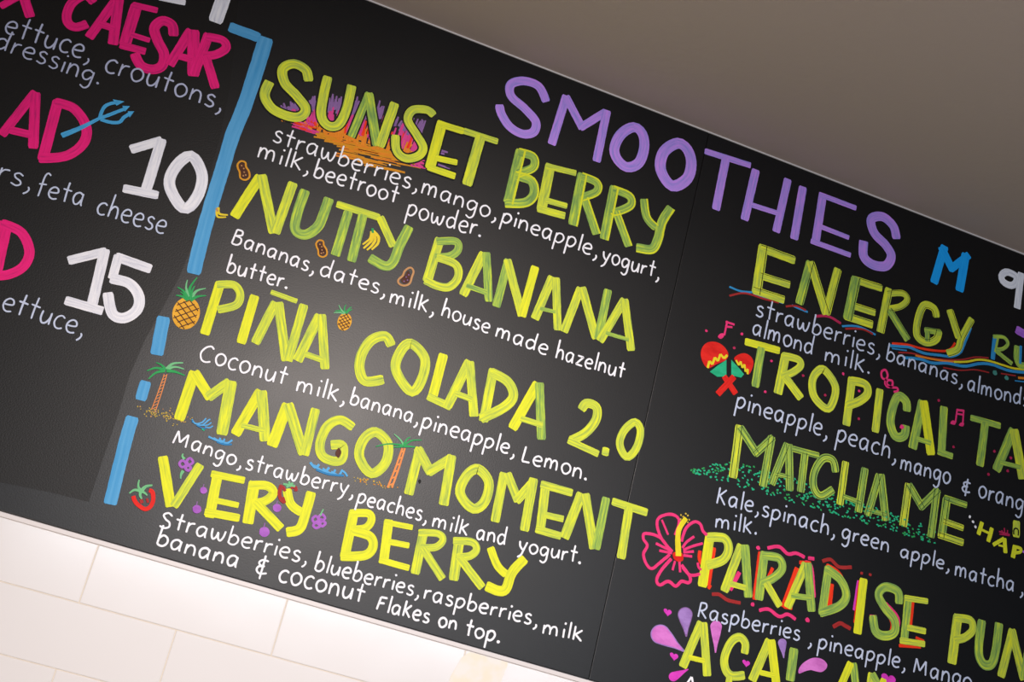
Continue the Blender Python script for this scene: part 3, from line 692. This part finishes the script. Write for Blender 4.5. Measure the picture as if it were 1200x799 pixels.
pineapple(h4, 853, 308, 33, 42, [f'c w{a_}-3 {x0} {y0} {x1} {y1} {x2} {y2}' for a_, x0, y0, x1, y1, x2, y2 in ((10, 856, 270, 852, 245, 860, 228), (10, 854, 270, 836, 250, 826, 230), (10, 852, 270, 830, 264, 802, 266),
    (10, 858, 270, 872, 250, 886, 238), (10, 858, 272, 872, 258, 890, 250), (9, 852, 268, 830, 256, 808, 258))], 12, 2)
def palm(win, trunk, fronds, rungs, lw):
    root = empty('palm_tree_drawing', board)
    ink = Ink()
    (xa, ya, xb, yb, wd) = trunk
    for s_ in (-.5, .5): ink.stroke(win, f'c w{lw} {xa+wd*s_*.6:.0f} {ya} {(xa+xb)/2+wd*s_*.8+3:.0f} {(ya+yb)/2:.0f} {xb+wd*s_:.0f} {yb}', 'trunk', 0.0008)
    for k in range(rungs):
        f = (k+.5)/rungs; x = xa + (xb-xa)*f; y = ya + (yb-ya)*f; q = wd*(.6 + .4*f)*.5
        ink.stroke(win, f'l w{lw*.7:.1f} {x-q:.0f} {y+q*.5:.0f} {x+q:.0f} {y-q*.5:.0f}', 'trunk', 0.0008)
    ink.done('trunk', root)
    for st in fronds:
        ink = Ink(); ink.stroke(win, st, random.choice(['leaf', 'palegreen', 'leaf']), 0.001); ink.done('frond', root)
palm(X8, (352, 228, 240, 560, 42), ['c w30-10 350 190 260 170 178 196', 'c w30-10 345 195 260 215 190 274', 'c w28-8 355 185 310 140 262 118', 'c w30-12 360 180 420 130 516 122', 'c w28-10 362 182 440 160 524 180', 'c w34-10 360 195 440 205 532 240'], 11, 8)
palm(x4, (690, 500, 625, 685, 20), ['c w9-4 690 486 620 480 560 492', 'c w10-4 690 484 670 455 645 434', 'c w9-4 690 484 705 458 722 448', 'c w9-4 692 486 730 464 775 462', 'c w12-5 690 490 720 492 745 494', 'c w10-4 688 490 664 494 642 494'], 6, 9)
def sand_at():
    x = random.triangular(50, 620, 300); y = 600 + (x-300)*.24 + random.gauss(0, 30); return x, max(500 if x > 280 else 530, y)
speckle('sand_speckle', X8, 90, sand_at, ['sand', 'sand', 'tan'], 12, 'dots of sand under the palm', 0)
speckle('sand_speckle', x4, 44, lambda: (lambda x: (x, 640 + (x-460)*.2 + random.uniform(-8, 18)))(random.uniform(458, 672)), ['sand', 'amber'], 6, 'dots of sand under the thin palm', 0)
drawing('wave_drawing', [('', X8, 'wave', ['c w14 598 650 630 690 690 680 730 640', 'c w14 620 685 690 705 750 660 770 650', 'c w12 680 705 740 705 780 680', 'c w12 720 720 760 730 795 712', 'c w12 =deepwave 640 705 690 730 730 740', 'l w12 =teal 690 740 715 755', 'l w10 =deepwave 605 655 600 680'])])
drawing('wave_drawing', [('', j4, 'wave', ['c w9 296 366 340 385 352 372', 'c w9 320 372 360 392 372 376', 'c w9 345 378 380 396 408 382', 'c w8 =deepwave 335 390 370 402 406 402'])])
drawing('wave_drawing', [('', j4, 'wave', ['c w12 772 486 795 510 815 496', 'c w11 790 500 835 530 862 510', 'c w11 830 515 872 540 890 520', 'c w10 870 530 905 546 922 522', 'c w9 918 522 935 535 946 552', 'c w10 =deepwave 800 520 860 542 930 548'])])
def peanut(win, x, y, k, key):
    root = empty('peanut_drawing', board)
    pts = [(-28, -30), (-12, -46), (10, -40), (14, -18), (28, 4), (30, 32), (10, 46), (-14, 36), (-18, 8), (-26, -10)]
    ink = Ink(); ink.stroke(win, f'o w{9*k:.1f} ' + ' '.join(f'{x+a_*k:.1f} {y+b_*k:.1f}' for a_, b_ in pts), key, 0.0008); ink.done('shell', root)
    ink = Ink(); ink.stroke(win, 'e ' + ' '.join(f'{x+a_*k*.8:.1f} {y+b_*k*.8:.1f}' for a_, b_ in pts), 'brown', 0.0006)
    ink.stroke(win, f'd w{8*k:.1f} ' + ' '.join(f'{x+a_*k:.1f} {y+b_*k:.1f}' for a_, b_ in ((-8, -24), (2, -10), (4, 8), (12, 22), (0, 26))), 'tan', 0.0009); ink.done('kernel', root)
peanut(f4, 140, 120, .95, 'peanut'); peanut(f4, 505, 485, .85, 'peanut')
root = empty('peanut_drawing', board)
ink = Ink(); ink.stroke(f4, 'o w9 915 575 895 590 885 612 866 630 868 648 892 658 918 648 928 620 936 596 930 578', 'tan', 0.0008); ink.done('shell', root)
ink = Ink(); ink.stroke(f4, 'e 912 588 898 606 878 630 892 648 914 640 922 612', 'brown', 0.0006); ink.stroke(f4, 'd w7 902 618 908 632 892 638 914 608', 'dusk', 0.0009); ink.done('kernel', root)
root = empty('banana_bunch_drawing', board)
for st in ('c w16-8 746 402 772 430 768 462 740 490', 'c w16-8 744 404 758 440 742 470 718 492', 'c w15-8 742 404 744 440 722 466 702 484', 'c w13-7 740 404 734 436 714 454 698 466'):
    ink = Ink(); ink.stroke(f4, st, 'banana', 0.0008); ink.done('banana', root)
ink = Ink(); ink.stroke(f4, 'l w10 744 390 746 412', 'leaf', 0.001); ink.done('stalk', root)
drawing('banana_bunch_drawing', [('banana', f4, 'banana', ['c w14-7 22 292 28 322 68 328']), ('banana', f4, 'banana', ['c w12-6 16 305 20 336 60 338']), ('stalk', f4, 'tan', ['l w9 20 312 14 296'])])
drawing('strawberry_drawing', [('berry', l4, 'red', ['c w20 64 284 74 312 98 334 122 346 146 332 158 300 154 266 138 258', 'l w16 =dimred 100 300 106 318', 'l w12 =dimred 128 296 134 316']),
    ('leaves', l4, 'palegreen', ['c w14-6 104 262 88 240 92 208', 'c w16-6 100 262 70 256 46 272', 'c w18-8 104 258 124 240 154 234', 'c w16-8 100 262 96 280 104 298', 'c w14-6 104 262 120 272 130 282'])])
drawing('strawberry_drawing', [('berry', l4, 'dimred', ['c w18 758 232 748 270 756 300 772 312', 'l w14 764 240 776 262', 'c w16 800 244 822 244 826 262', 'l w18 762 290 772 318']), ('leaves', l4, 'palegreen', ['l w10 766 228 822 238', 'l w10 780 244 812 224', 'l w9 792 216 800 242'])], 0.0008)
drawing('grape_drawing', [('grape', l4, 'grape', ['o w12 296 118 280 132 292 150 312 138']), ('grape', l4, 'grape', ['o w12 330 108 314 122 326 138 344 126']), ('grape', l4, 'grape', ['o w12 322 142 308 152 320 166 334 154']),
    ('leaf', l4, 'palegreen', ['c w14-6 304 112 294 98 298 86']), ('leaf', l4, 'palegreen', ['c w16-5 298 166 288 184 286 204'])])
def berry(win, x, y, r):
    ink = Ink(); ink.blob([win(x + r*math.cos(q*math.pi/8)*random.uniform(.92, 1.06), y + r*.95*math.sin(q*math.pi/8)) for q in range(16)], 'grape', 0.0008)
    ink.stroke(win, f'l w{r*.25:.1f} {x-r*.1:.0f} {y-r*.9:.0f} {x+r*.1:.0f} {y-r*1.7:.0f}', 'dusk', 0.0009)
    ink.done('berry_drawing', board)
for x, y, r in ((393, 258, 17), (362, 346, 21), (737, 340, 20), (678, 452, 25)): berry(l4, x, y, r)
drawing('raspberry_drawing', [('berry', l4, 'grape', ['o w12 918 378 902 392 912 408 930 396', 'o w12 948 370 932 384 944 398 962 388', 'o w12 920 410 906 422 920 434 938 424', 'o w12 950 402 938 412 948 426 964 412', 'd w16 932 402 946 396']), ('stem', l4, 'palegreen', ['c w8-5 940 376 946 360 954 346'])])
drawing('chipped_spot', [('', k4, 'ink', ['e 120 372 128 366 134 376 126 386'])], 0.0011)

# ------------------------------------------------------------------ handwriting
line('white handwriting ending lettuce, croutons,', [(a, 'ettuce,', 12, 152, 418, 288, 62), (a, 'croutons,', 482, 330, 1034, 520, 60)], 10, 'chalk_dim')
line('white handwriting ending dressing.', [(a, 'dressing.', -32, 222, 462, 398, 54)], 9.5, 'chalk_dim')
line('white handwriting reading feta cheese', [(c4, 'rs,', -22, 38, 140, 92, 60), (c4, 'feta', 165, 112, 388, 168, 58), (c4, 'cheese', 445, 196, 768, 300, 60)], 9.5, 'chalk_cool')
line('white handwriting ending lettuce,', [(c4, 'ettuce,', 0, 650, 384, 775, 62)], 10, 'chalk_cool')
line('strawberries line under the first title', [(d4, 'strawberries,', 110, 422, 792, 655, 52), (d4, 'mango,', 806, 664, 1162, 790, 50), (e4, 'pineapple,', 103, 440, 556, 606, 48), (e4, 'yogurt,', 575, 620, 846, 708, 46)], 9.5)
line('second line with beetroot powder', [(d4, 'milk,', 40, 496, 284, 572, 50), (d4, 'beetroot', 302, 588, 698, 716, 50), (w4, 'powder.', 698, 206, 1050, 312, 52)], 10)
line('bananas line under the second title', [(f4, 'Bananas,', 78, 460, 468, 600, 46), (f4, 'dates,', 492, 606, 802, 708, 48), (f4, 'milk,', 818, 736, 1030, 792, 48), (g4, 'house', 142, 440, 370, 522, 46), (g4, 'made', 395, 536, 642, 624, 46), (g4, 'hazelnut', 678, 636, 1000, 736, 46)], 10)
line('second line reading butter.', [(f4, 'butter.', 55, 594, 344, 674, 48)], 10.5)
line('coconut milk line', [(h4, 'Coconut', 164, 484, 576, 606, 54), (h4, 'milk,', 620, 632, 852, 690, 50), (i4, 'banana,', 33, 412, 356, 508, 46), (i4, 'pineapple,', 368, 520, 808, 658, 48), (i4, 'Lemon.', 836, 678, 1146, 770, 48)], 10.5)
line('mango line under the fourth title', [(j4, 'Mango,', 122, 396, 448, 512, 46), (j4, 'strawberry,', 463, 518, 972, 648, 48), (m4, 'peaches,', 147, 76, 476, 168, 46), (m4, 'milk', 498, 188, 670, 230, 46), (m4, 'and', 706, 246, 848, 274, 46), (m4, 'yogurt.', 903, 298, 1198, 362, 46)], 10.5)
line('strawberries line under the fifth title', [(l4, 'Strawberries,', 180, 424, 874, 600, 50), (aa4, 'blueberries,', 268, 272, 760, 402, 48), (m4, 'raspberries,', 458, 526, 994, 654, 46), (z4, 'milk', 136, 570, 328, 608, 44)], 11)
line('second line reading banana and coconut flakes on top.', [(l4, 'banana', 165, 512, 552, 622, 50), (l4, '&', 632, 645, 692, 655, 60), (l4, 'coconut', 737, 680, 1138, 785, 56), (m4, 'Flakes', 238, 576, 488, 640, 46), (m4, 'on', 528, 652, 618, 672, 44), (m4, 'top.', 652, 694, 818, 732, 48)], 12)
line('strawberries line under the energy title', [(q4, 'strawberries,', 136, 395, 722, 590, 52), (q4, 'bananas,', 746, 605, 1108, 730, 46), (v4, 'almonds,', 928, 228, 1240, 315, 48)], 9, 'chalk_cool')
line('second line reading almond milk.', [(q4, 'almond', 120, 486, 408, 584, 50), (q4, 'milk.', 458, 608, 674, 672, 48)], 9, 'chalk_cool')
line('pineapple line under the tropical title', [(r4, 'pineapple,', 162, 428, 594, 572, 52), (r4, 'peach,', 633, 582, 916, 682, 54), (r4, 'mango', 933, 715, 1170, 790, 50), (v4, '&', 902, 700, 946, 712, 48), (v4, 'orange', 978, 726, 1235, 810, 52)], 9.5, 'chalk_cool')
line('kale line under the matcha title', [(s4, 'Kale,', 152, 438, 354, 488, 50), (s4, 'spinach,', 363, 496, 710, 594, 48), (s4, 'green', 738, 602, 964, 670, 46), (R8, 'apple,', 28, 500, 494, 628, 84), (u4, 'matcha', 868, 302, 1150, 378, 46), (u4, ',', 1172, 385, 1192, 388, 46)], 9.5, 'chalk_cool')
line('second line reading milk.', [(s4, 'milk.', 146, 550, 346, 584, 46)], 9.5, 'chalk_cool')
line('raspberries line under the paradise title', [(t4, 'Raspberries', 264, 530, 746, 642, 46), (t4, ',', 780, 658, 802, 662, 46), (u4, 'pineapple,', 228, 640, 640, 742, 46), (u4, 'Mango', 673, 752, 950, 832, 50)], 9.5, 'chalk_cool')
drawing('item_description', [('', T8, 'chalk', ['l w20 480 745 420 830', 'l w20 482 745 498 830'])], 0.001)

# ------------------------------------------------------------------ old adhesive on the tiles
bm = bmesh.new()
t10 = Win(510, 740, .1)
pts = [(410, 236), (560, 276), (700, 318), (862, 358), (848, 420), (815, 500), (790, 560), (770, 650), (640, 690), (150, 690), (165, 600), (190, 520), (245, 420), (320, 300)]
vs = [bm.verts.new((t10(*p).x, 0.0042, t10(*p).y)) for p in pts]
f = bm.faces.new(vs); f.normal_update()
if f.normal.y > 0: f.normal_flip()
r = bmesh.ops.extrude_face_region(bm, geom=[f]); bmesh.ops.translate(bm, vec=(0, -0.0003, 0), verts=[v for v in r['geom'] if isinstance(v, bmesh.types.BMVert)])
tp = obj('adhesive_patch', bm, MT['tape'], loc=(0, 0, Z0)); tp['label'] = 'pale cream patch of old adhesive on the white tiles just under the board'; tp['category'] = 'adhesive patch'
